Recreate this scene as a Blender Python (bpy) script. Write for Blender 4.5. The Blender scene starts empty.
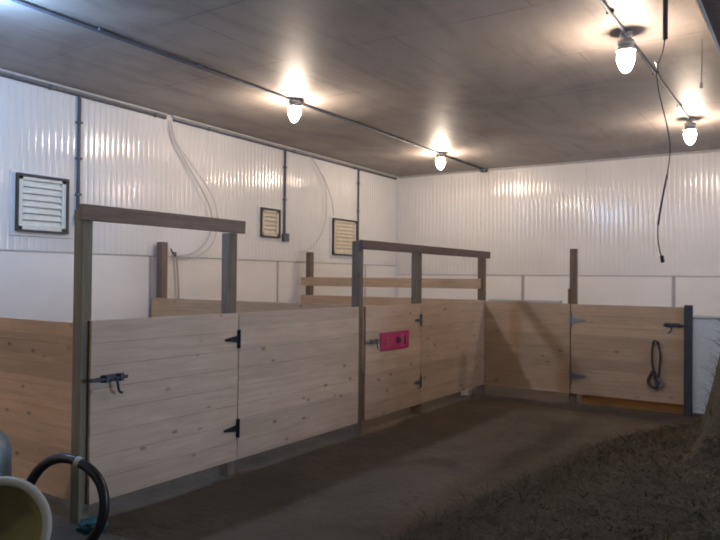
import bpy, bmesh, math, random
from mathutils import Vector, Matrix, noise
random.seed(7)
S = bpy.context.scene
COL = S.collection

# ------------------------------------------------------------------ camera
H = 3.5            # ceiling height
XW, YB = -6.85, 11.53   # left wall, back wall
XR, YN = 4.2, -3.0      # right wall, near wall
cd = bpy.data.cameras.new('camera'); cam = bpy.data.objects.new('camera', cd); COL.objects.link(cam)
cd.sensor_width = 36; cd.lens = 34.15; cd.clip_start = .05; cd.clip_end = 100
Yc = Vector((457, -13, 683)).normalized()
Xc = Vector((1020, -2, -683)); Xc = (Xc - Xc.dot(Yc)*Yc).normalized()
Zc = Yc.cross(Xc)
if Zc[1] < 0: Zc = -Zc
cam.matrix_world = Matrix(((Xc[0], Xc[1], -Xc[2], 0), (Yc[0], Yc[1], -Yc[2], 0), (Zc[0], Zc[1], -Zc[2], 1.5), (0, 0, 0, 1)))
S.camera = cam
cd.dof.use_dof = True; cd.dof.focus_distance = 1.0; cd.dof.aperture_fstop = 16   # the phone focused a little short: slightly soft everywhere
# ------------------------------------------------------------------ world, exposure
S.view_settings.view_transform = 'Standard'; S.view_settings.look = 'None'
S.view_settings.gamma = 1; S.view_settings.use_curve_mapping = False
S.view_settings.exposure = 2.35
w = bpy.data.worlds.new('world'); S.world = w; w.use_nodes = True
w.node_tree.nodes['Background'].inputs[0].default_value = (.55, .68, 1, 1)
w.node_tree.nodes['Background'].inputs[1].default_value = .35
LAMP_W = 55.0      # radiance of the warm jars
LAMP_C = 135.0      # radiance of the cool jar
# daylight coming in through the doorway of the right wall
ad = bpy.data.lights.new('doorway_daylight', 'AREA'); ad.shape = 'RECTANGLE'; ad.size = 2.6; ad.size_y = 2.4
ad.energy = 45; ad.color = (.55, .72, 1)
ao = bpy.data.objects.new('doorway_daylight', ad); COL.objects.link(ao)
ao.location = (XR+.35, 6.2, 1.45); ao.rotation_euler = (0, math.radians(90), 0)

# ------------------------------------------------------------------ node helpers
def mat(name):
    m = bpy.data.materials.new(name); m.use_nodes = True
    nt = m.node_tree; return m, nt, nt.nodes['Principled BSDF']
def N(nt, t, **k):
    n = nt.nodes.new(t)
    for a, b in k.items():
        if a in n.inputs: n.inputs[a].default_value = b
        else: setattr(n, a, b)
    return n
def L(nt, a, b): nt.links.new(a, b)
def ramp(nt, src, stops):
    r = nt.nodes.new('ShaderNodeValToRGB'); e = r.color_ramp.elements
    while len(e) < len(stops): e.new(.5)
    for i, (p, c) in enumerate(stops):
        e[i].position = p; e[i].color = (*c, 1) if len(c) == 3 else c
    L(nt, src, r.inputs[0]); return r.outputs[0]
def coords(nt, scale=(1, 1, 1), loc=(0, 0, 0), kind='Object', rnd=False):
    t = N(nt, 'ShaderNodeTexCoord'); m = N(nt, 'ShaderNodeMapping')
    m.inputs['Scale'].default_value = scale; m.inputs['Location'].default_value = loc
    if rnd:
        oi = N(nt, 'ShaderNodeObjectInfo'); mu = N(nt, 'ShaderNodeMath', operation='MULTIPLY'); mu.inputs[1].default_value = 37.
        L(nt, oi.outputs['Random'], mu.inputs[0])
        a = N(nt, 'ShaderNodeVectorMath', operation='ADD')
        L(nt, t.outputs[kind], a.inputs[0]); L(nt, mu.outputs[0], a.inputs[1]); L(nt, a.outputs[0], m.inputs[0])
    else: L(nt, t.outputs[kind], m.inputs[0])
    return m.outputs[0]
def mixc(nt, f, a, b, blend='MIX'):
    m = N(nt, 'ShaderNodeMix', data_type='RGBA', blend_type=blend)
    for s, v in ((m.inputs[0], f), (m.inputs[6], a), (m.inputs[7], b)):
        if isinstance(v, (int, float)): s.default_value = v
        elif isinstance(v, tuple): s.default_value = (*v, 1) if len(v) == 3 else v
        else: L(nt, v, s)
    return m.outputs[2]
def noise_(nt, vec, scale, detail=4, rough=.5, dist=0):
    n = N(nt, 'ShaderNodeTexNoise'); n.inputs['Scale'].default_value = scale; n.inputs['Detail'].default_value = detail
    n.inputs['Roughness'].default_value = rough; n.inputs['Distortion'].default_value = dist
    L(nt, vec, n.inputs['Vector']); return n.outputs[0]
def bump(nt, b, h, s=.3, d=.01):
    n = N(nt, 'ShaderNodeBump'); n.inputs['Strength'].default_value = s; n.inputs['Distance'].default_value = d
    L(nt, h, n.inputs['Height']); L(nt, n.outputs[0], b.inputs['Normal'])

def simple(name, c, rough=.6, metal=0, var=.15, sc=12, bmp=0.1, rnd=False):
    m, nt, b = mat(name)
    v = coords(nt, rnd=rnd); n = noise_(nt, v, sc, 5, .6)
    L(nt, ramp(nt, n, [(.25, tuple(x*(1-var) for x in c)), (.75, tuple(min(1, x*(1+var)) for x in c))]), b.inputs['Base Color'])
    b.inputs['Roughness'].default_value = rough; b.inputs['Metallic'].default_value = metal
    if bmp: bump(nt, b, n, bmp, .004)
    return m

BH = .14   # board height
def wood(name, base, dark, knot, board=True, axis=0, rough=.7, bvar=.16):
    """planks running along local X; board index from local Z"""
    m, nt, b = mat(name)
    t = N(nt, 'ShaderNodeTexCoord'); sp = N(nt, 'ShaderNodeSeparateXYZ'); L(nt, t.outputs['Object'], sp.inputs[0])
    oi = N(nt, 'ShaderNodeObjectInfo')
    dv = N(nt, 'ShaderNodeMath', operation='DIVIDE'); L(nt, sp.outputs[2], dv.inputs[0]); dv.inputs[1].default_value = BH
    fl = N(nt, 'ShaderNodeMath', operation='FLOOR'); L(nt, dv.outputs[0], fl.inputs[0])
    ad_ = N(nt, 'ShaderNodeMath', operation='MULTIPLY_ADD'); L(nt, oi.outputs['Random'], ad_.inputs[0]); ad_.inputs[1].default_value = 91.
    if board: L(nt, fl.outputs[0], ad_.inputs[2])
    wn = N(nt, 'ShaderNodeTexWhiteNoise', noise_dimensions='1D'); L(nt, ad_.outputs[0], wn.inputs['W'])
    # shift the grain for every board
    sc = N(nt, 'ShaderNodeVectorMath', operation='SCALE'); L(nt, wn.outputs['Color'], sc.inputs[0]); sc.inputs['Scale'].default_value = 23.
    av = N(nt, 'ShaderNodeVectorMath', operation='ADD'); L(nt, t.outputs['Object'], av.inputs[0]); L(nt, sc.outputs[0], av.inputs[1])
    mp = N(nt, 'ShaderNodeMapping'); mp.inputs['Scale'].default_value = [(1.2, 14, 14), (14, 14, 1.2)][axis]; L(nt, av.outputs[0], mp.inputs[0])
    g = noise_(nt, mp.outputs[0], 2.2, 5, .6, .6)
    col = ramp(nt, g, [(.28, dark), (.62, base), (.9, tuple(min(1, x*1.12) for x in base))])
    # soft broad blotches
    g2 = noise_(nt, av.outputs[0], 2.6, 3, .5)
    col = mixc(nt, ramp(nt, g2, [(.35, (0, 0, 0)), (.75, (.45, .45, .45))]), col, tuple(x*.78 for x in dark))
    # knots
    mk = N(nt, 'ShaderNodeMapping'); mk.inputs['Scale'].default_value = [(4.2, 3., 8.2), (7.2, 3, 3.2)][axis]; L(nt, av.outputs[0], mk.inputs[0])
    vo = N(nt, 'ShaderNodeTexVoronoi'); vo.inputs['Scale'].default_value = 1.; vo.inputs['Randomness'].default_value = 1.; L(nt, mk.outputs[0], vo.inputs['Vector'])
    col = mixc(nt, ramp(nt, vo.outputs['Distance'], [(.06, (.75, .75, .75)), (.15, (0, 0, 0))]), col, knot)
    # tone of the board
    mr = N(nt, 'ShaderNodeMapRange'); L(nt, wn.outputs['Value'], mr.inputs[0]); mr.inputs[3].default_value = 1-bvar; mr.inputs[4].default_value = 1+bvar*.6
    cc = N(nt, 'ShaderNodeCombineColor'); 
    for i in range(3): L(nt, mr.outputs[0], cc.inputs[i])
    col = mixc(nt, 1., col, cc.outputs[0], 'MULTIPLY')
    L(nt, col, b.inputs['Base Color']); b.inputs['Roughness'].default_value = rough
    bump(nt, b, g, .25, .003)
    return m

M = {}
M['pine'] = wood('pine', (.68, .53, .41), (.56, .42, .31), (.20, .11, .065))
M['pine_warm'] = wood('pine_warm', (.74, .49, .30), (.60, .38, .225), (.14, .075, .04), bvar=.2)
M['pine_tan'] = wood('pine_tan', (.53, .39, .275), (.44, .31, .21), (.15, .085, .05), bvar=.16)
M['board'] = wood('board', (.50, .36, .24), (.40, .28, .18), (.18, .1, .06), board=False)
M['beam'] = wood('beam', (.27, .19, .145), (.18, .125, .095), (.08, .05, .04), board=False)
M['beam_dark'] = wood('beam_dark', (.15, .105, .09), (.10, .07, .062), (.05, .03, .028), board=False)
M['post'] = wood('post', (.26, .225, .15), (.16, .14, .095), (.04, .035, .025), board=False, axis=1)
M['post_brown'] = wood('post_brown', (.20, .14, .10), (.13, .09, .068), (.04, .03, .02), board=False, axis=1)
M['post_gray'] = wood('post_gray', (.22, .17, .125), (.135, .105, .08), (.04, .035, .03), board=False, axis=1)
M['pale_plank'] = wood('pale_plank', (.5, .5, .48), (.42, .42, .4), (.3, .3, .3), board=False)
M['orange_glow_plank'] = wood('orange_glow_plank', (.62, .30, .09), (.48, .20, .05), (.1, .04, .01), board=False)  # orange stands in for the warm glow under the back gate
M['black_iron'] = simple('black_iron', (.03, .03, .036), .45, .6)
M['steel'] = simple('steel', (.30, .32, .35), .4, .8)
M['conduit'] = simple('conduit', (.10, .11, .135), .7, 0)
M['dark_steel'] = simple('dark_steel', (.06, .07, .09), .55, .4)
M['frame_dark'] = simple('frame_dark', (.045, .04, .038), .6, 0)
M['cable'] = simple('cable', (.42, .40, .38), .6, 0)
M['cable_dark'] = simple('cable_dark', (.09, .08, .075), .6, 0)
M['trim_pale'] = simple('trim_pale', (.40, .385, .37), .5, 0)
M['joint_gray'] = simple('joint_gray', (.36, .34, .33), .5, 0)
M['louver'] = simple('louver', (.66, .66, .60), .5, 0, .12)
M['louver_tan'] = simple('louver_tan', (.60, .53, .42), .6, 0, .2)
M['vent_plate'] = simple('vent_plate', (.62, .62, .62), .4, 0, .05)
M['cream'] = simple('cream', (.42, .41, .34), .45, 0, .08)
M['olive'] = simple('olive', (.20, .19, .075), .7, 0, .2)
M['rubber'] = simple('rubber', (.012, .011, .016), .38, 0)
M['can'] = simple('can', (.20, .25, .29), .35, .3, .2, 5)
M['teal'] = simple('teal', (.012, .085, .10), .7, 0, .3)
M['strap'] = simple('strap', (.035, .035, .04), .7, 0)
M['pink'] = simple('pink', (.60, .05, .20), .5, 0, .12, 20)
M['ink_orange'] = simple('ink_orange', (.62, .20, .16), .5)
M['ink_purple'] = simple('ink_purple', (.13, .015, .09), .5)
M['ink_pale'] = simple('ink_pale', (.66, .30, .40), .5)
M['porcelain'] = simple('porcelain', (.35, .33, .31), .35)
M['barricade'] = simple('barricade', (.58, .64, .70), .5, 0, .1, 25, .1)

# white ribbed plastic wall liner
def pvc(name, c, c2, rough):
    m, nt, b = mat(name); v = coords(nt)
    n = noise_(nt, v, .9, 5, .6); L(nt, ramp(nt, n, [(.3, c2), (.65, c)]), b.inputs['Base Color'])
    n2 = noise_(nt, v, 3, 4); r = N(nt, 'ShaderNodeMapRange'); L(nt, n2, r.inputs[0]); r.inputs[3].default_value = rough*.7; r.inputs[4].default_value = rough*1.7
    L(nt, r.outputs[0], b.inputs['Roughness']); return m
M['pvc'] = pvc('ribbed_white_plastic', (.70, .68, .66), (.62, .60, .57), .115)
M['smooth'] = pvc('smooth_white_board', (.76, .73, .70), (.68, .65, .61), .4)

# ceiling sheets: stained grey-brown plywood with dark seams
m, nt, b = mat('ceiling_board')
v = coords(nt, (1, 1, 1), (3.0, -6.17, 0))
br = N(nt, 'ShaderNodeTexBrick', offset=.5, squash=1.)
br.inputs['Scale'].default_value = 1.; br.inputs['Mortar Size'].default_value = .012; br.inputs['Mortar Smooth'].default_value = 1.
br.inputs['Brick Width'].default_value = 2.44; br.inputs['Row Height'].default_value = 1.22
br.inputs['Color1'].default_value = (1, 1, 1, 1); br.inputs['Color2'].default_value = (.93, .93, .93, 1); br.inputs['Mortar'].default_value = (.0, .0, .0, 1)
L(nt, v, br.inputs['Vector'])
n1 = noise_(nt, v, .55, 6, .62, .8)
base = ramp(nt, n1, [(.3, (.23, .20, .185)), (.5, (.35, .31, .285)), (.72, (.43, .385, .355))])
v2 = coords(nt, (5, .8, 1)); st = noise_(nt, v2, 1.3, 4, .6)
base = mixc(nt, ramp(nt, st, [(.5, (0, 0, 0)), (.75, (.35, .35, .35))]), base, (.10, .08, .065))
msk = noise_(nt, v, 1.1, 2)
sm = ramp(nt, msk, [(.42, (.10, .10, .10)), (.6, (.5, .5, .5))])
base = mixc(nt, sm, base, mixc(nt, 1., base, br.outputs['Color'], 'MULTIPLY'))
L(nt, base, b.inputs['Base Color']); b.inputs['Roughness'].default_value = .55
M['ceiling'] = m
m, nt, b = mat('dirt_floor'); v = coords(nt)
a = noise_(nt, v, .8, 7, .65, .5); f = noise_(nt, v, 14, 6, .7)
c = ramp(nt, a, [(.3, (.045, .035, .025)), (.5, (.095, .076, .058)), (.72, (.14, .115, .088))])
c = mixc(nt, ramp(nt, f, [(.45, (0, 0, 0)), (.7, (.6, .6, .6))]), c, (.10, .082, .055))
L(nt, c, b.inputs['Base Color']); b.inputs['Roughness'].default_value = .9
mx = N(nt, 'ShaderNodeMath', operation='ADD'); L(nt, a, mx.inputs[0]); L(nt, f, mx.inputs[1]); bump(nt, b, mx.outputs[0], .8, .04)
M['dirt'] = m
def strawmat(name, c1, c2, c3):
    m, nt, b = mat(name); v = coords(nt); f = noise_(nt, v, 40, 3, .6)
    a = noise_(nt, v, 1.6, 4)
    c = ramp(nt, f, [(.3, c1), (.55, c2), (.75, c3)])
    c = mixc(nt, ramp(nt, a, [(.4, (0, 0, 0)), (.7, (.6, .6, .6))]), c, c1)
    L(nt, c, b.inputs['Base Color']); b.inputs['Roughness'].default_value = .8; return m
M['straw'] = strawmat('straw', (.032, .026, .014), (.075, .062, .034), (.15, .125, .07))
M['litter'] = strawmat('straw_litter', (.045, .036, .024), (.08, .066, .043), (.13, .108, .07))
def emis(name, c, s):
    m, nt, b = mat(name); b.inputs['Base Color'].default_value = (.9, .9, .9, 1)
    b.inputs['Emission Color'].default_value = (*c, 1); b.inputs['Emission Strength'].default_value = s
    b.inputs['Roughness'].default_value = .3; return m
M['glow'] = emis('lamp_glass_warm', (1, .80, .63), LAMP_W)
M['glow_cool'] = emis('lamp_glass_cool', (.36, .60, 1), LAMP_C)

# ------------------------------------------------------------------ object helpers
def link(name, bm, m, parent=None, smooth=False, loc=None, rz=0):
    bmesh.ops.recalc_face_normals(bm, faces=bm.faces)
    me = bpy.data.meshes.new(name); bm.to_mesh(me); bm.free()
    if smooth:
        for p in me.polygons: p.use_smooth = True
    me.materials.append(M[m]); o = bpy.data.objects.new(name, me); COL.objects.link(o)
    if parent: o.parent = parent
    if loc is not None: o.location = loc
    o.rotation_euler = (0, 0, rz); return o
def tag(o, label, cat, group=None, kind=None):
    o['label'] = label; o['category'] = cat
    if group: o['group'] = group
    if kind: o['kind'] = kind
    return o
def struct(o): o['kind'] = 'structure'; return o
def empty(name, loc, rz=0):
    o = bpy.data.objects.new(name, None); COL.objects.link(o); o.location = loc; o.rotation_euler = (0, 0, rz)
    o.empty_display_size = .1; return o
def box(bm, x0, x1, y0, y1, z0, z1, bev=0.0, jit=0):
    vs = [bm.verts.new((x+random.uniform(-jit, jit), y+random.uniform(-jit, jit), z+random.uniform(-jit, jit))) for x in (x0, x1) for y in (y0, y1) for z in (z0, z1)]
    F = [(0, 1, 3, 2), (4, 6, 7, 5), (0, 4, 5, 1), (2, 3, 7, 6), (0, 2, 6, 4), (1, 5, 7, 3)]
    fs = [bm.faces.new([vs[i] for i in f]) for f in F]
    if bev:
        es = list({e for f in fs for e in f.edges})
        bmesh.ops.bevel(bm, geom=es, offset=bev, segments=2, affect='EDGES', profile=.6)
def tube(bm, pts, r, n=8, closed=False, cap=True):
    P = [Vector(p) for p in pts]; k = len(P); rings = []
    rr = r if isinstance(r, (list, tuple)) else [r]*k
    up = None
    for i in range(k):
        if closed: t = (P[(i+1) % k]-P[i-1]).normalized()
        else: t = (P[min(i+1, k-1)]-P[max(i-1, 0)]).normalized()
        if up is None: up = Vector((0, 0, 1)) if abs(t.z) < .9 else Vector((1, 0, 0))
        a = (up - up.dot(t)*t).normalized(); up = a; bb = t.cross(a)
        rings.append([bm.verts.new(P[i]+rr[i]*(math.cos(2*math.pi*j/n)*a+math.sin(2*math.pi*j/n)*bb)) for j in range(n)])
    for i in range(k if closed else k-1):
        A, B = rings[i], rings[(i+1) % k]
        for j in range(n): bm.faces.new((A[j], A[(j+1) % n], B[(j+1) % n], B[j]))
    if cap and not closed: bm.faces.new(rings[0][::-1]); bm.faces.new(rings[-1])
def spline(pts, k=8):
    P = [Vector(p) for p in pts]; out = []
    for i in range(len(P)-1):
        a, b_, c, d = P[max(i-1, 0)], P[i], P[i+1], P[min(i+2, len(P)-1)]
        for s in range(k):
            t = s/k; out.append(.5*((2*b_)+(-a+c)*t+(2*a-5*b_+4*c-d)*t*t+(-a+3*b_-3*c+d)*t**3))
    out.append(P[-1]); return out
def lathe(bm, prof, n=24, o=(0, 0, 0)):
    o = Vector(o); rings = []
    for r, z in prof: rings.append([bm.verts.new(o+Vector((r*math.cos(2*math.pi*j/n), r*math.sin(2*math.pi*j/n), z))) for j in range(n)])
    for A, B in zip(rings, rings[1:]):
        for j in range(n): bm.faces.new((A[j], A[(j+1) % n], B[(j+1) % n], B[j]))
    if prof[0][0] > 1e-4: bm.faces.new(rings[0][::-1])
    if prof[-1][0] > 1e-4: bm.faces.new(rings[-1])
    bmesh.ops.remove_doubles(bm, verts=bm.verts, dist=1e-5)
def prism(bm, poly, y0, y1):     # polygon in x,z extruded along y
    a = [bm.verts.new((x, y0, z)) for x, z in poly]; c = [bm.verts.new((x, y1, z)) for x, z in poly]
    bm.faces.new(a); bm.faces.new(c[::-1])
    for i in range(len(poly)): j = (i+1) % len(poly); bm.faces.new((a[i], c[i], c[j], a[j]))
B_ = bmesh.new

# ------------------------------------------------------------------ setting
# floor with gentle lumps
bm = B_(); nx, ny = 90, 120
def fz(x, y):
    e = min(1, max(0, (x-XW)/.6), max(0, (YB-y)/.6))
    return -.012 + .014*e*noise.noise(Vector((x*.9, y*.9, 0))) + .006*noise.noise(Vector((x*3, y*3, 4)))
g = [[bm.verts.new((XW-.1+(XR-XW+.2)*i/nx, YN-.1+(YB-YN+.2)*j/ny, fz(XW-.1+(XR-XW+.2)*i/nx, YN-.1+(YB-YN+.2)*j/ny))) for j in range(ny+1)] for i in range(nx+1)]
for i in range(nx):
    for j in range(ny): bm.faces.new((g[i][j], g[i+1][j], g[i+1][j+1], g[i][j+1]))
struct(link('floor', bm, 'dirt', smooth=True))
bm = B_(); box(bm, XW-.1, XR+.1, YN-.1, YB+.1, H, H+.3); struct(link('ceiling', bm, 'ceiling'))
ZL, ZBK = 1.755, 1.585
H2 = H+.13          # walls run up to the slightly rising ceiling
def ribbed(name, length, z0, z1):    # face at y=0 looking to -y, ribs along z, runs along local x
    bm = B_(); sp = .076; n = int(length/sp)+1; prof = []
    for i in range(n):
        x = i*sp
        for u, d in ((.0, .0050), (.05, .0010), (.10, .0), (.3, -.0006), (.5, -.0008), (.7, -.0006), (.90, .0), (.95, .0010)):
            if x+u*sp <= length: prof.append((x+u*sp, d))
    zs = (z0, z1); cols = [[bm.verts.new((x, d-.004, z)) for z in zs] for x, d in prof]
    for a, c in zip(cols, cols[1:]): bm.faces.new((a[0], c[0], c[1], a[1]))
    return bm
# left wall: backing + ribbed liner + smooth lower boards
bm = B_(); box(bm, XW-.15, XW, YN-.1, YB+.1, 0, H2); wl = struct(link('wall_left', bm, 'smooth'))
o = link('ribbed_liner', ribbed('r', YB-YN, ZL, H2), 'pvc', wl, True, (XW+.006, YN, 0), math.pi/2); 
bm = B_(); box(bm, XW-.1, XR+.1, YB, YB+.15, 0, H); wb = struct(link('wall_back', bm, 'smooth'))
link('ribbed_liner', ribbed('r', XR-XW, ZBK, H), 'pvc', wb, True, (XW, YB-.002, 0), 0)
for o in bpy.data.objects:
    if o.name.startswith('ribbed_liner'):
        # the groove side must face the room
        pass
bm = B_(); box(bm, XW-.15, XR+.15, YN-.15, YN, 0, H2); struct(link('wall_near', bm, 'smooth'))
# right wall with a wide doorway
bm = B_(); box(bm, XR, XR+.15, YN, 4.9, 0, H2); box(bm, XR, XR+.15, 7.5, YB, 0, H2); box(bm, XR, XR+.15, 4.9, 7.5, 2.65, H2)
struct(link('wall_right', bm, 'smooth'))
bm = B_(); box(bm, XR-.03, XR+.17, 4.82, 4.9, 0, 2.65); box(bm, XR-.03, XR+.17, 7.5, 7.58, 0, 2.65); box(bm, XR-.03, XR+.17, 4.82, 7.58, 2.65, 2.73)
struct(link('door_1', bm, 'frame_dark'))
# seam rails between ribbed liner and smooth board
bm = B_(); box(bm, XW, XW+.010, YN, YB-.01, ZL-.008, ZL+.006); struct(link('trim_1', bm, 'joint_gray'))
bm = B_(); box(bm, XW+.01, XR, YB-.010, YB, ZBK-.008, ZBK+.005); struct(link('trim_2', bm, 'joint_gray'))
k = 3
for y in (.70, 3.14, 5.57, 7.97, 10.4):
    bm = B_(); box(bm, XW, XW+.008, y-.016, y+.016, 0, ZL-.008); struct(link('trim_%d' % k, bm, 'joint_gray')); k += 1
for x in (-4.28, -1.85, .58, 3.0):
    bm = B_(); box(bm, x-.026, x+.026, YB-.012, YB, 0, ZBK-.008, .002); struct(link('trim_%d' % k, bm, 'joint_gray')); k += 1
bm = B_(); box(bm, XW+.004, XW+.045, YB-.045, YB-.004, 0, H); struct(link('trim_%d' % k, bm, 'vent_plate')); k += 1
# pale strip along the top of the left wall, in two lengths, and dark cove on the back wall
bm = B_(); box(bm, XW, XW+.05, YN, 5.78, H-.028, H, .004); struct(link('trim_%d' % k, bm, 'trim_pale')); k += 1
bm = B_(); box(bm, XW, XW+.05, 5.86, YB-.02, H-.028, H, .004); struct(link('trim_%d' % k, bm, 'trim_pale')); k += 1
bm = B_(); box(bm, XW+.05, XR, YB-.035, YB, H-.035, H, .004); struct(link('trim_%d' % k, bm, 'joint_gray')); k += 1
# dropped dark beam on the right with its pale edge bead
bm = B_(); box(bm, -.64, .25, YN, YB, 3.3, H)
bb = tag(link('ceiling_beam', bm, 'beam_dark'), 'wide dark dropped beam along the ceiling at the far right', 'beam')
bm = B_(); box(bm, -.665, -.64, YN, YB-.04, 3.29, 3.325, .003); link('edge_strip', bm, 'trim_pale', bb)

# ------------------------------------------------------------------ vents on the left wall
def vent(y0, y1, z0, z1, slats, lm, label):
    r = empty('wall_vent', (XW+.002, (y0+y1)/2, z0-.04), math.pi/2)     # local x along the wall, -y into the room
    tag(r, label, 'vent', None)
    w_, h = (y1-y0)/2, z1-z0
    bm = B_(); z = .04
    pl = .055
    bm = B_(); 
    for a in ((-w_-pl, w_+pl, z-pl*.8, z), (-w_-pl, w_+pl, z+h, z+h+pl*.4), (-w_-pl, -w_, z, z+h), (w_, w_+pl, z, z+h)):
        box(bm, a[0], a[1], -.022, 0, a[2], a[3], .003)
    link('surround', bm, 'vent_plate', r)
    bm = B_(); t = .021
    for a in ((-w_, w_, z, z+t), (-w_, w_, z+h-t*1.3, z+h), (-w_, -w_+t, z+t, z+h-t), (w_-t*1.2, w_, z+t, z+h-t)):
        box(bm, a[0], a[1], -.055, 0, a[2], a[3], .003)
    link('frame', bm, 'frame_dark', r)
    bm = B_(); s = .05; zi0, zi1 = z+t, z+h-t*1.3
    for a in ((-w_+t, w_-t, zi0, zi0+s*.7), (-w_+t, w_-t, zi1-s*.7, zi1), (-w_+t, -w_+t+s, zi0, zi1), (w_-t*1.2-s, w_-t*1.2, zi0, zi1)):
        box(bm, a[0], a[1], -.038, -.004, a[2], a[3], .002)
    link('inner_frame', bm, lm, r)
    zi0 += s*.7; zi1 -= s*.7; p = (zi1-zi0)/slats
    for i in range(slats):
        bm = B_(); za = zi0+i*p
        prism(bm, [(0, 0), (0, 0), (0, 0)][:0] or [(-.034, za+.002), (-.034, za+.010), (-.006, za+p+.004), (-.006, za+p-.006)], -w_+t+s, w_-t*1.2-s)
        # prism runs along y: turn to run along x
        for v_ in bm.verts: v_.co = Vector((v_.co.y, v_.co.x, v_.co.z))
        link('slat', bm, lm, r)
vent(3.84, 4.425, 1.95, 2.55, 7, 'louver', 'large dark-framed white louvred vent left of the tall gate post')
vent(7.54, 7.97, 2.10, 2.535, 5, 'louver_tan', 'smallest louvred vent, beside the conduit with the grey box')
vent(9.34, 10.065, 1.895, 2.52, 8, 'louver_tan', 'tan louvred wall vent above the two open rails near the corner')

# ------------------------------------------------------------------ conduits
def conduit(name, pts, label, r=.014, clamps=(), m='conduit', ends=()):
    bm = B_(); tube(bm, pts, r, 10); o = tag(link(name, bm, m, smooth=True), label, 'pipe')
    for c, s in clamps:
        bm = B_(); c = Vector(c); box(bm, c.x-s[0], c.x+s[0], c.y-s[1], c.y+s[1], c.z-s[2], c.z+s[2], .003); link('clamp', bm, m, o)
    for c, s in ends:
        bm = B_(); c = Vector(c); box(bm, c.x-s[0], c.x+s[0], c.y-s[1], c.y+s[1], c.z-s[2], c.z+s[2], .006); link('junction_box', bm, m, o)
    return o
xc = XW+.028
zt = H-.055
conduit('wall_conduit', [(xc, 4.55, zt+.045), (xc, 4.55, 2.10)], 'grey vertical conduit beside the large white louvred vent', .02,
        [((xc, 4.55, z), (.026, .032, .012)) for z in (3.2, 2.8, 2.4)], ends=[((xc+.01, 4.55, 2.12), (.03, .035, .055))])
conduit('wall_conduit', [(xc, 8.09, zt+.015), (xc, 8.09, 2.10)], 'grey vertical conduit ending in a box beside the smallest vent', .018,
        [((xc, 8.09, z), (.022, .03, .012)) for z in (3.2, 2.7)], ends=[((xc+.012, 8.10, 2.12), (.035, .055, .06)), ])
conduit('wall_conduit', [(xc, 10.12, zt-.0), (xc, 10.12, 1.80)], 'thin grey vertical conduit nearest to the room corner', .017,
        [((xc, 10.12, z), (.02, .03, .012)) for z in (3.2, 2.7)])
conduit('wall_conduit', [(xc, YN+.1, zt), (xc, 5.76, zt)], 'long grey conduit under the ceiling left of the loose cable', .019,
        [((xc, y, zt), (.022, .012, .024)) for y in (2.9, 4.2, 5.6)])
conduit('wall_conduit', [(xc, 5.88, zt), (xc, YB-.1, zt)], 'long grey conduit under the ceiling right of the loose cable', .017,
        [((xc, y, zt), (.022, .012, .022)) for y in (6.5, 8.3, 10)])
X1, X2 = -5.0, -1.31
Y1 = [2.36, 6.08, 9.75]; Y2 = [5.86, 9.28]
conduit('ceiling_conduit', [(X1, YN+.2, H-.02), (X1, YB-.05, H-.02)], 'dark conduit across the ceiling joining the left row of lamps', .017,
        [((X1, y, H-.014), (.035, .014, .012)) for y in (3.5, 4.6, 7.2, 8.5, 10.7)])
conduit('ceiling_conduit', [(X2, YN+.2, H-.018), (X2, 9.25, H-.018)], 'thin dark conduit across the ceiling joining the right row of lamps', .012,
        [((X2, y, H-.012), (.03, .014, .01)) for y in (4.4, 5.35, 7.1, 8.5)])
bm = B_(); box(bm, X1-.06, X1+.06, YB-.14, YB-.04, H-.06, H, .01)
tag(link('junction_box', bm, 'conduit'), 'small grey box where the left conduit meets the back wall', 'electrical box')

# ------------------------------------------------------------------ lamps
def lamp(x, y, glow, label, drop=0):
    r = empty('ceiling_lamp', (x, y, H-drop)); tag(r, label, 'lamp')
    if drop:
        bm = B_(); lathe(bm, [(.001, drop), (.05, drop), (.05, drop-.03), (.024, drop-.036), (.024, -.001), (.001, -.001)], 20); link('stem', bm, 'porcelain', r, True)
    bm = B_(); lathe(bm, [(.001, 0), (.065, 0), (.065, -.035), (.045, -.05), (.001, -.05)]); link('ceiling_box', bm, 'porcelain', r, True)
    bm = B_(); lathe(bm, [(.001, -.045), (.04, -.045), (.062, -.06), (.080, -.072), (.084, -.085), (.06, -.09), (.001, -.09)]); link('socket_collar', bm, 'porcelain', r, True)
    bm = B_(); lathe(bm, [(.001, -.088), (.052, -.09), (.068, -.115), (.070, -.145), (.064, -.18), (.050, -.215), (.034, -.245), (.014, -.26), (.0, -.263)]); link('glass_globe', bm, glow, r, True)
    return r
lamp(X1, Y1[0], 'glow_cool', 'bluish-white jar lamp on the ceiling off the upper left corner')
lamp(X1, -1.25, 'glow', 'warm jar lamp added on the left conduit behind the camera, outside the picture')  # unseen lamp, added to light the near side of the left partition
lamp(X1, Y1[1], 'glow', 'glowing jar lamp on the left conduit above the smallest vent')
lamp(X1, Y1[2], 'glow', 'glowing jar lamp on the left conduit nearest to the back wall')
lamp(X2, Y2[0], 'glow', 'glowing jar lamp with grey collar on the right conduit, higher in view', .075)
lamp(X2, Y2[1], 'glow', 'glowing jar lamp at the far end of the right conduit', .06)

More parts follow.
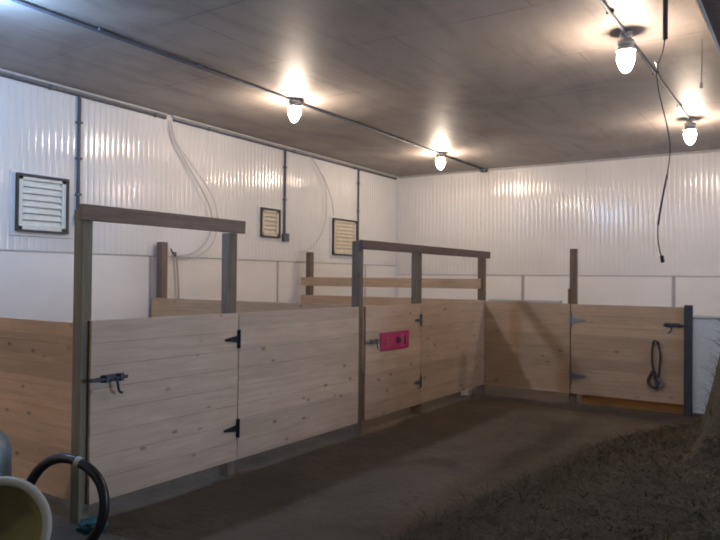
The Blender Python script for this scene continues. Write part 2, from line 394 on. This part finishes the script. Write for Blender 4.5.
# ------------------------------------------------------------------ loose cables
def cable(pts, r, m, label, cat='cable', name='loose_cable', n=6):
    bm = B_(); tube(bm, spline(pts), r, n); return tag(link(name, bm, m, smooth=True), label, cat)
c = cable([(XW+.05, 5.82, 3.47), (XW+.06, 5.86, 3.25), (XW+.08, 6.08, 2.95), (XW+.09, 6.36, 2.60), (XW+.09, 6.50, 2.33), (XW+.09, 6.44, 2.00), (XW+.07, 6.18, 1.80), (XW+.05, 5.93, 1.76)],
      .008, 'cable', 'pale cable drooping from the ceiling edge to a wall hook')
bm = B_(); tube(bm, spline([(XW+.05, 5.82, 3.46), (XW+.08, 5.90, 3.20), (XW+.11, 6.16, 2.92), (XW+.12, 6.45, 2.62), (XW+.12, 6.58, 2.33), (XW+.12, 6.52, 1.98), (XW+.10, 6.24, 1.76), (XW+.06, 5.95, 1.735)]), .006, 6)
link('second_strand', bm, 'cable', c, True)
cable([(XW+.05, 8.66, 3.47), (XW+.07, 8.78, 3.36), (XW+.08, 9.02, 3.15), (XW+.08, 9.22, 2.85), (XW+.07, 9.32, 2.56)], .006, 'cable', 'thin pale cable hanging down to the tan vent near the corner')
cable([(XW+.05, 8.69, 3.47), (XW+.08, 8.86, 3.3), (XW+.08, 9.06, 3.0), (XW+.08, 9.08, 2.5), (XW+.08, 8.9, 2.15), (XW+.08, 8.62, 1.95), (XW+.06, 8.4, 1.9)], .005, 'cable', 'thin pale cable curving left of the tan vent')
# hook and hanging line
bm = B_(); tube(bm, spline([(XW, 5.93, 1.80), (XW+.05, 5.93, 1.80), (XW+.08, 5.90, 1.76), (XW+.08, 5.86, 1.79), (XW+.075, 5.83, 1.85)]), .009, 8)
tag(link('wall_hook', bm, 'black_iron', smooth=True), 'small dark hook on the left wall holding the drooping cable', 'hook')
cable([(XW+.055, 5.94, 1.75), (XW+.05, 5.97, 1.5), (XW+.05, 5.99, 1.2), (XW+.05, 6.0, 1.02)], .012, 'joint_gray', 'grey cord hanging straight down from the wall hook')
# cord from the ceiling in front of the back wall
o = empty('dangling_wire', (-.81, 4.7, H)); tag(o, 'thin dark cord dangling from a ceiling pipe in front of the back wall', 'cord')
bm = B_(); tube(bm, [(-.81, 4.7, H), (-.81, 4.7, 3.05)], .016, 10); q = link('pipe_drop', bm, 'cable_dark', None, True); q.parent = o; q.matrix_parent_inverse = Matrix.Translation((.81, -4.7, -H))
P = [(-.812, 4.7, 3.06), (-.826, 4.7, 2.97), (-.859, 4.7, 2.862), (-.850, 4.7, 2.74), (-.828, 4.7, 2.631), (-.795, 4.7, 2.48), (-.779, 4.7, 2.337), (-.796, 4.7, 2.179), (-.825, 4.7, 2.021), (-.848, 4.7, 1.862), (-.845, 4.7, 1.74), (-.818, 4.7, 1.624)]
bm = B_(); tube(bm, spline(P), .0036, 6); q = link('cord', bm, 'cable_dark', None, True); q.parent = o; q.matrix_parent_inverse = Matrix.Translation((.81, -4.7, -H))
bm = B_(); tube(bm, spline(P[7:10]), .0065, 6); q = link('taped_splice', bm, 'rubber', None, True); q.parent = o; q.matrix_parent_inverse = Matrix.Translation((.81, -4.7, -H))
bm = B_(); tube(bm, [(-.826, 4.7, 1.665), (-.818, 4.7, 1.62)], .012, 8); q = link('plug', bm, 'rubber', None, True); q.parent = o; q.matrix_parent_inverse = Matrix.Translation((.81, -4.7, -H))
cable([(X2+.03, 7.05, H-.02), (-1.15, 6.2, 3.36), (-.99, 5.4, 3.1), (-.86, 4.74, 2.86)], .005, 'cable_dark', 'thin dark wire running from the right conduit to the dangling cord')
o = cable([(-.81, 6.37, H), (-.81, 6.37, 3.3), (-.815, 6.37, 3.14)], .005, 'cable_dark', 'short pull cord hanging beside the lamp at the right edge', 'cord', 'pull_cord')
bm = B_(); lathe(bm, [(.001, 0), (.012, -.01), (.014, -.05), (.001, -.06)], 10, (-.815, 6.37, 3.145)); link('pull_knob', bm, 'cable_dark', o, True)

# ------------------------------------------------------------------ posts and overhead beams
def post(x0, x1, y0, y1, z1, m, label, z0=-.03, name='wooden_post', cat='post', bev=.006):
    bm = B_(); box(bm, 0, x1-x0, 0, y1-y0, 0, z1-z0, bev)
    return tag(link(name, bm, m, None, False, (x0, y0, z0)), label, cat)
FX = -3.70                       # outer face of the posts of the left fence
post(FX-.085, FX, 2.500, 2.573, 1.905, 'post', 'tall greenish wooden post at the open left end of the near gate')
post(FX-.09, FX, 3.755, 3.832, 1.835, 'post_gray', 'grey wooden post behind the hinge side of the near gate')
post(FX-.085, FX, 5.51, 5.59, 1.865, 'post_gray', 'tall wooden post between the near stall front and the signed gate')
post(FX-.09, FX, 6.70, 6.785, 1.83, 'post_gray', 'grey wooden post at the hinge side of the signed gate')
post(FX-.09, FX, 8.502, 8.582, 1.83, 'post_brown', 'brown wooden post where the two fence runs meet')
def rail(name, x0, x1, y0, y1, z0, z1, m, label, cat='rail', along='y', sag=0):
    bm = B_()
    if along == 'y':
        box(bm, 0, y1-y0, -(x1-x0), 0, 0, z1-z0, .005); return tag(link(name, bm, m, None, False, (x0, y0, z0), math.pi/2), label, cat)
    box(bm, 0, x1-x0, 0, y1-y0, 0, z1-z0, .005); return tag(link(name, bm, m, None, False, (x0, y0, z0)), label, cat)
rail('overhead_beam', FX, FX+.04, 2.465, 3.88, 1.835, 1.932, 'beam', 'brown plank across the top of the near gate posts', 'beam')
rail('overhead_beam', FX, FX+.04, 5.505, 8.63, 1.785, 1.875, 'beam_dark', 'long dark brown plank over the signed gate', 'beam')
post(-6.79, -6.69, 5.62, 5.71, 1.925, 'post_brown', 'short-looking brown post against the left wall behind the near gate')
post(-6.72, -6.63, 8.50, 8.59, 1.907, 'post_brown', 'dark brown post at the wall end of the open rails')
o = post(-2.555, -2.475, 8.50, 8.58, 1.895, 'post_brown', 'lone brown post rising above the middle of the back fence')
bm = B_(); box(bm, -2.575, -2.552, 8.49, 8.53, 1.12, 1.40, .008); q = link('side_cleat', bm, 'post_brown'); q.parent = o; q.matrix_parent_inverse = Matrix.Translation((2.555, -8.5, .03))
post(-1.245, -1.165, 8.44, 8.53, 1.235, 'dark_steel', 'dark blue-grey steel post at the latch end of the back gate', -.03, 'steel_post')

# ------------------------------------------------------------------ board panels
def boards(bm, length, z0, z1, th=.024, n=None, jit=.0015, y=0):
    n = n or round((z1-z0)/BH); h = (z1-z0)/n
    for i in range(n):
        dx0, dx1 = random.uniform(0, .002), random.uniform(0, .002); dy = random.uniform(-jit, jit)
        box(bm, dx0, length-dx1, y+dy, y+th+dy, z0+i*h+.0004, z0+(i+1)*h-.0008, .0015)
def battens(bm, xs, z0, z1, y, w_=.09, th=.035):
    for x in xs: box(bm, x, x+w_, y, y+th, z0+.01, z1-.02, .004)
def panel(name, x, y, rz, length, m, label, z0=.108, z1=1.225, bat=(), cat='fence panel', xtra=None):
    bm = B_(); boards(bm, length, z0, z1); battens(bm, bat, z0, z1, .026)
    if xtra: xtra(bm)
    return tag(link(name, bm, m, None, False, (x, y, 0), rz), label, cat)
R90 = math.pi/2
# local x -> world +y, local y -> world -x   (face at local y=0 looks towards +x)
def hinge(parent, x, z, side, y=-.004, m='black_iron', s=1.):
    """strap hinge: upright leaf, tapered strap pointing to -side, pin and bolts"""
    bm = B_()
    box(bm, x-.018*s, x+.018*s, y-.006, y+.004, z-.085*s, z+.085*s, .002)
    prism(bm, [(x, z+.035*s), (x, z-.035*s), (x-side*.17*s, z-.012*s), (x-side*.185*s, z), (x-side*.17*s, z+.012*s)], y-.007, y+.003)
    tube(bm, [(x, y-.012, z-.09*s), (x, y-.012, z+.09*s)], .009*s, 8)
    for dx, dz in ((0.06, 0), (.13, 0)): tube(bm, [(x-side*dx*s, y-.014, z+dz), (x-side*dx*s, y, z+dz)], .007*s, 6)
    for dz in (-.06, .06): tube(bm, [(x, y-.014, z+dz*s), (x, y, z+dz*s)], .007*s, 6)
    return link('hinge', bm, m, parent)
def latch(parent, x, z, m='dark_steel', side=1, s=1.):
    """sliding bolt latch: plate, round bolt, keepers and a bent handle"""
    bm = B_()
    box(bm, x, x+side*.16*s, -.008, .0, z-.022*s, z+.022*s, .002) if side > 0 else box(bm, x-.16*s, x, -.008, .0, z-.022*s, z+.022*s, .002)
    tube(bm, [(x-side*.085*s, -.022, z), (x+side*.17*s, -.022, z)], .011*s, 10)
    for k_ in (.025, .125):
        c_ = x+side*k_*s; box(bm, c_-.012*s, c_+.012*s, -.038, 0, z-.022*s, z+.022*s, .003)
    l_ = link('latch', bm, m, parent)
    bm = B_(); tube(bm, spline([(x+side*.08*s, -.026, z), (x+side*.08*s, -.05, z-.015), (x+side*.095*s, -.05, z-.075*s), (x+side*.12*s, -.045, z-.09*s)]), .008*s, 8)
    link('bolt_handle', bm, m, l_, True); return l_
def gate(x, y, rz, length, m, label, z0=.108, z1=1.225):
    r = empty('stall_gate', (x, y, 0), rz); tag(r, label, 'gate')
    bm = B_(); boards(bm, length, z0, z1); link('board_panel', bm, m, r)
    bm = B_(); battens(bm, (.06, length-.30), z0, z1, .026, th=.03)
    # diagonal brace at the back
    a, c_ = Vector((.15, .05, z0+.1)), Vector((length-.26, .05, z1-.12)); d = (c_-a).normalized(); p = Vector((-d.z, 0, d.x))*.045
    vs = [v_+Vector((0, t_, 0)) for t_ in (-.013, .013) for v_ in (a-p, c_-p, c_+p, a+p)]; bv = [bm.verts.new(v_) for v_ in vs]
    for f_ in ((0, 1, 2, 3), (7, 6, 5, 4), (0, 4, 5, 1), (1, 5, 6, 2), (2, 6, 7, 3), (3, 7, 4, 0)): bm.faces.new([bv[i] for i in f_])
    link('back_brace', bm, m, r)
    return r
FF = FX+.028      # outer face of the boards
# near gate: y 2.60 .. 3.86
g1 = gate(FF, 2.553, R90, 1.274, 'pine', 'near stall gate of pale knotty planks with black strap hinges')
hinge(g1, 1.274, 1.028, 1, s=.8); hinge(g1, 1.274, .35, 1, s=.8)
latch(g1, .069, .862, s=1.05)
panel('fence_panel', FF, 3.832, R90, 1.645, 'pine', 'long pale plank stall front right of the near gate', bat=(.6, 1.1))
g2 = gate(FF, 5.598, R90, 1.118, 'pine', 'narrow pale plank gate that carries the pink sign')
hinge(g2, 1.118, 1.045, 1, m='steel', s=.75); hinge(g2, 1.118, .36, 1, m='steel', s=.75)
latch(g2, .06, .875, 'steel', 1, .9)
panel('fence_panel', FF, 6.722, R90, 1.768, 'pine', 'pale plank fence panel right of the signed gate, next to the corner', bat=(.6, 1.1))
# pink sign on the gate
o = empty('pink_sign', (FF+.006, 5.86, .765), R90); tag(o, 'bright pink rectangular sign fixed to the narrow gate', 'sign')
bm = B_(); box(bm, 0, .575, -.006, 0, 0, .185, .002); link('sign_board', bm, 'pink', o)
bm = B_()
for a in ((.10, .12, .045, .125), (.10, .165, .113, .127), (.10, .155, .08, .092), (.10, .165, .045, .057), (.195, .212, .045, .12), (.195, .25, .108, .12), (.238, .252, .045, .12)): box(bm, a[0], a[1], -.0085, -.006, a[2], a[3])
link('lettering', bm, 'ink_orange', o)
bm = B_(); ring = [(.345+.048*math.cos(t*.524)*(1+.12*math.sin(t*2.3)), .09+.042*math.sin(t*.524)*(1+.15*math.cos(t*1.7))) for t in range(12)]; prism(bm, ring, -.0085, -.006)
link('emblem', bm, 'ink_purple', o)
bm = B_(); box(bm, .475, .50, -.0085, -.006, .04, .13); link('ink_bar', bm, 'ink_purple', o)
bm = B_()
for a in ((.405, .42, .045, .15), (.44, .455, .05, .15), (.405, .455, .09, .102)): box(bm, a[0], a[1], -.0095, -.0086 , a[2], a[3])
link('pale_lettering', bm, 'ink_pale', o)
# dividers (local x = world x, face looks to -y)
panel('stall_divider', XW+.02, 2.53, 0, (FX-.09)-(XW+.02)-.002, 'pine_warm', 'warm brown plank partition left of the tall greenish post', bat=(.5, 1.4, 2.3), cat='partition', z1=1.208)
panel('stall_divider', XW+.02, 5.585, 0, (FX-.09)-(XW+.02)-.002, 'pine_warm', 'tan plank partition seen over the top of the near gate', cat='partition', z1=1.235)
panel('stall_divider', XW+.02, 8.467, 0, (FX-.03)-(XW+.02)-.002, 'pine_tan', 'lower plank partition beneath the two open rails', cat='partition', z1=1.09)
rail('divider_rail', XW+.06, -3.735, 8.465, 8.498, 1.375, 1.512, 'board', 'upper of the two open tan rails between wall and corner post', along='x')
rail('divider_rail', XW+.06, -3.735, 8.465, 8.498, 1.100, 1.230, 'board', 'lower of the two open tan rails between wall and corner post', along='x')
# back fence, face at y=8.468
YF = 8.468
panel('fence_panel', FF-.032, YF, 0, 1.167, 'pine_tan', 'tan plank panel of the back fence left of the lone post', cat='fence panel', z1=1.215, bat=(.5,))
g3 = gate(-2.525, YF, 0, 1.275, 'pine_tan', 'tan plank gate in the back fence with a strap hanging on it', z1=1.21)
hinge(g3, .0, 1.015, -1, m='steel', s=1.); hinge(g3, .0, .33, -1, m='steel', s=1.)
latch(g3, 1.235, 1.003, 'dark_steel', -1, 1.)
rail('resting_board', -3.62, -2.66, YF-.004, YF+.10, 1.216, 1.243, 'pale_plank', 'pale grey board lying along the top of the back fence', 'board', 'x')
# hanging halter on the back gate
o = empty('hanging_strap', (-1.54, YF-.003, .80)); tag(o, 'dark strap with buckle hanging on the tan back gate', 'strap')
bm = B_(); tube(bm, [(0, .004, -.01), (0, -.05, -.01), (0, -.055, .01)], .008, 8); link('nail', bm, 'steel', o, True)
bm = B_(); tube(bm, spline([(-.03, -.02, 0), (-.045, -.02, -.15), (-.03, -.02, -.30), (.01, -.03, -.40)]), .011, 6)
tube(bm, spline([(0.02, -.02, 0), (.045, -.02, -.14), (.04, -.025, -.28), (.03, -.03, -.40)]), .011, 6)
tube(bm, spline([(-.03, -.02, 0), (-.01, -.03, .015), (.02, -.02, 0)]), .011, 6); link('strap_loop', bm, 'strap', o, True)
bm = B_(); tube(bm, spline([(-.045, -.03, -.33), (.0, -.035, -.42), (.02, -.04, -.50), (-.03, -.04, -.52), (-.08, -.035, -.46), (-.045, -.03, -.36)]), .016, 8)
link('nose_band', bm, 'strap', o, True)
bm = B_(); tube(bm, [(.035+.045*math.cos(t*.524), -.03+.0*t, -.47+.04*math.sin(t*.524)) for t in range(12)], .011, 6, True); link('metal_ring', bm, 'steel', o, True)
# added plank low behind the back gate, orange in place of warm glow
rail('low_plank', -2.42, -1.26, 8.56, 8.60, -.02, .105, 'orange_glow_plank', 'added plank under the back gate, coloured orange-brown for the warm glow there', 'plank', 'x')
bm = B_(); box(bm, 0, .11, 0, .16, 0, .075, .006, .004)
tag(link('wood_block', bm, 'pine', None, False, (-3.86, 8.16, -.01), .1), 'small pale wood block under the corner end of the fence', 'block')
# pale barrier to the right of the steel post
o = empty('white_barrier', (-1.16, 8.47, 0)); tag(o, 'pale blue-grey barrier sheet right of the steel post', 'barrier')
bm = B_(); prev = None; n = 60
for i in range(n+1):
    x = 1.9*i/n; d = .0015*math.sin(i*math.pi/2)
    cur = [bm.verts.new((x, d, .03)), bm.verts.new((x, d, 1.10)), bm.verts.new((x, d+.02, 1.10)), bm.verts.new((x, d+.02, .03))]
    if prev:
        for a in range(4): bm.faces.new((prev[a], prev[(a+1) % 4], cur[(a+1) % 4], cur[a]))
    prev = cur
link('sheet', bm, 'barricade', o)
bm = B_(); box(bm, 0, 1.9, -.02, .045, 1.095, 1.13, .005); link('top_rail', bm, 'vent_plate', o)
for x in (.02, .95, 1.84):
    bm = B_(); box(bm, x, x+.05, .028, .07, -.02, 1.10); link('back_stake', bm, 'post_gray', o)

# ------------------------------------------------------------------ things at the lower left
def circle_frame(c, nrm):
    n_ = Vector(nrm).normalized(); a = n_.cross(Vector((0, 0, 1))).normalized(); u = a.cross(n_); return Vector(c), a, u, n_
# camera looks along (-.556,.831); these stand about 3.4 m away
FWD = Vector((-.556, .831, 0)); RGT = Vector((.831, .556, 0))
def at(d, u, z):       # distance ahead, metres to the right
    p = FWD*d+RGT*u; return Vector((p.x, p.y, z))
def place(bm, c, nrm):  # local z -> nrm
    q = Vector((0, 0, 1)).rotation_difference(Vector(nrm).normalized()).to_matrix().to_4x4()
    bmesh.ops.transform(bm, matrix=Matrix.Translation(c) @ q, verts=bm.verts)
ct = at(3.35, -1.765, .245); nr = (-FWD*.93 + RGT*.12 + Vector((0, 0, .33)))
r = empty('feed_tub', at(3.45, -1.80, 0)); tag(r, 'round olive-coloured tub with thick cream rim tipped up at lower left', 'tub')
inv = Matrix.Translation(-r.location)
bm = B_(); lathe(bm, [(.001, -.13), (.17, -.13), (.225, -.02), (.235, .0), (.222, .0), (.205, -.03), (.155, -.105), (.001, -.115)], 40); place(bm, ct, nr); q = link('tub_shell', bm, 'olive', r, True); q.matrix_parent_inverse = inv
bm = B_(); tube(bm, [(.238*math.cos(t*math.pi/24), .238*math.sin(t*math.pi/24), 0) for t in range(48)], .023, 12, True); place(bm, ct, nr); q = link('rim', bm, 'cream', r, True); q.matrix_parent_inverse = inv
bm = B_(); lathe(bm, [(.001, 0), (.13, 0), (.145, .02), (.145, .52), (.12, .59), (.06, .645), (.055, .68), (.0, .69)], 28); 
r = tag(link('metal_can', bm, 'can', None, True, at(3.85, -2.105, -.01)), 'blue-grey rounded can at the left edge behind the tub', 'can')
cr = at(3.75, -1.605, .245); nr = (-FWD*.95 - RGT*.25 + Vector((0, 0, .12)))
r = empty('rubber_ring', at(3.75, -1.62, 0)); tag(r, 'thick black rubber loop with a pale band standing beside the tub', 'ring'); inv = Matrix.Translation(-r.location)
def ringp(t): return (.25*math.cos(t), .25*math.sin(t)*(1+.03*math.sin(3*t)), 0)
bm = B_(); tube(bm, [ringp(t*math.pi/28) for t in range(56)], .027, 12, True); place(bm, cr, nr); q = link('tube_ring', bm, 'rubber', r, True); q.matrix_parent_inverse = inv
RB = 1.62
bm = B_(); tube(bm, [ringp(RB+t*.03) for t in range(-2, 3)], .0295, 12); place(bm, cr, nr); q = link('pale_band', bm, 'cream', r, True); q.matrix_parent_inverse = inv
bm = B_()
bmesh.ops.create_icosphere(bm, subdivisions=4, radius=1)
for v_ in bm.verts:
    n_ = 1+.35*noise.noise(v_.co*2.3)+.12*noise.noise(v_.co*6); v_.co = Vector((v_.co.x*.085*n_, v_.co.y*.06*n_, max(0, v_.co.z*.05*n_+.03)))
tag(link('cloth_rag', bm, 'teal', None, True, (-3.56, 2.50, -.012), .4), 'crumpled teal rag on the dirt at the foot of the near post', 'rag')

# ------------------------------------------------------------------ straw
def sst(a, b_, x):
    t = min(1, max(0, (x-a)/(b_-a))); return t*t*(3-2*t)
BND = [(1.0, -1.5), (2.0, -1.75), (3.5, -1.85), (4.07, -1.8), (5.18, -1.65), (6.54, -1.5), (7.6, -1.15), (8.3, -.7)]
def xb(y):
    if y <= BND[0][0]: return BND[0][1]
    for (a, p), (c_, q_) in zip(BND, BND[1:]):
        if y <= c_: return p+(q_-p)*(y-a)/(c_-a)
    return BND[-1][1]
def hh(x, y):
    e = xb(y)+.12*noise.noise(Vector((y*1.5, 3, 0)))
    s = .16*sst(e, e+.8, x)+.10*sst(e+.5, e+1.4, x)
    tall = 1.45*sst(-.84, -.40, x+.10*noise.noise(Vector((y*2, x*2, 7))))*sst(5.2, 6.2, y)*sst(8.2, 7.0, y)
    s *= sst(.8, 2.2, y)*sst(8.3, 7.9, y)
    lump = .05*noise.noise(Vector((x*3, y*3, 0)))+.03*noise.noise(Vector((x*8, y*8, 2)))
    k_ = min(1, (s+tall)*8)
    out = s+tall+lump*k_
    return out*sst(2.6, 2.0, x)-.03*(1-k_)
bm = B_(); nx, ny = 110, 150; x0, x1, y0, y1 = -2.2, 2.7, .8, 8.36
g = [[bm.verts.new((x0+(x1-x0)*i/nx, y0+(y1-y0)*j/ny, hh(x0+(x1-x0)*i/nx, y0+(y1-y0)*j/ny))) for j in range(ny+1)] for i in range(nx+1)]
for i in range(nx):
    for j in range(ny): bm.faces.new((g[i][j], g[i+1][j], g[i+1][j+1], g[i][j+1]))
def blade(bm, p, ln, wd, lift):
    a = random.uniform(0, 2*math.pi); d = Vector((math.cos(a), math.sin(a), lift)); s_ = Vector((-math.sin(a), math.cos(a), random.uniform(-.5, .5)))*wd
    m_ = p+d*ln*.5+Vector((0, 0, ln*.08)); e_ = p+d*ln
    v_ = [bm.verts.new(q_) for q_ in (p-s_, p+s_, m_+s_*.8, m_-s_*.8, e_)]
    bm.faces.new(v_[:4]); bm.faces.new((v_[3], v_[2], v_[4]))
for i in range(26000):
    y = random.uniform(1.5, 8.2); x = xb(y)-.15+random.random()**1.2*2.2
    if x > 1.6: continue
    z = hh(x, y)
    if z < 0: z = 0
    blade(bm, Vector((x, y, z)), random.uniform(.06, .20), random.uniform(.0015, .0035), random.uniform(-.1, .55))
o = link('straw_heap', bm, 'straw'); tag(o, 'dark loose straw heaped over the floor at the lower right', 'straw', kind='stuff')
bm = B_()
for i in range(9000):
    x = random.uniform(-3.9, .6); y = random.uniform(1.6, 8.6)
    if x > xb(y)-.12: continue
    if noise.noise(Vector((x*.9, y*.9, 11))) < random.uniform(-.5, .35): continue
    blade(bm, Vector((x, y, fz(x, y)+.004)), random.uniform(.04, .13), random.uniform(.0012, .0025), random.uniform(.0, .12))
o = link('straw_litter', bm, 'litter'); tag(o, 'thin straw scattered across the open dirt floor', 'straw', kind='stuff')

# the ceiling rises a little towards the near end of the barn: everything fixed to it follows
bpy.context.view_layer.update()
piv = Vector((0, YB, H)); RT = Matrix.Translation(piv) @ Matrix.Rotation(-.0088, 4, 'X') @ Matrix.Translation(-piv)
bpy.context.view_layer.update()
for o in list(COL.objects):
    if o.parent: continue
    n_ = o.name.split('.')[0]
    up = n_ in ('ceiling', 'ceiling_lamp', 'ceiling_conduit', 'ceiling_beam', 'junction_box', 'pull_cord') or \
        (n_ == 'wall_conduit' and 'under the ceiling' in o['label']) or \
        (n_.startswith('trim_') and max((o.matrix_world @ v.co).z for v in o.data.vertices) > H-.001 and min((o.matrix_world @ v.co).z for v in o.data.vertices) > 3)
    if up: o.matrix_world = RT @ o.matrix_world
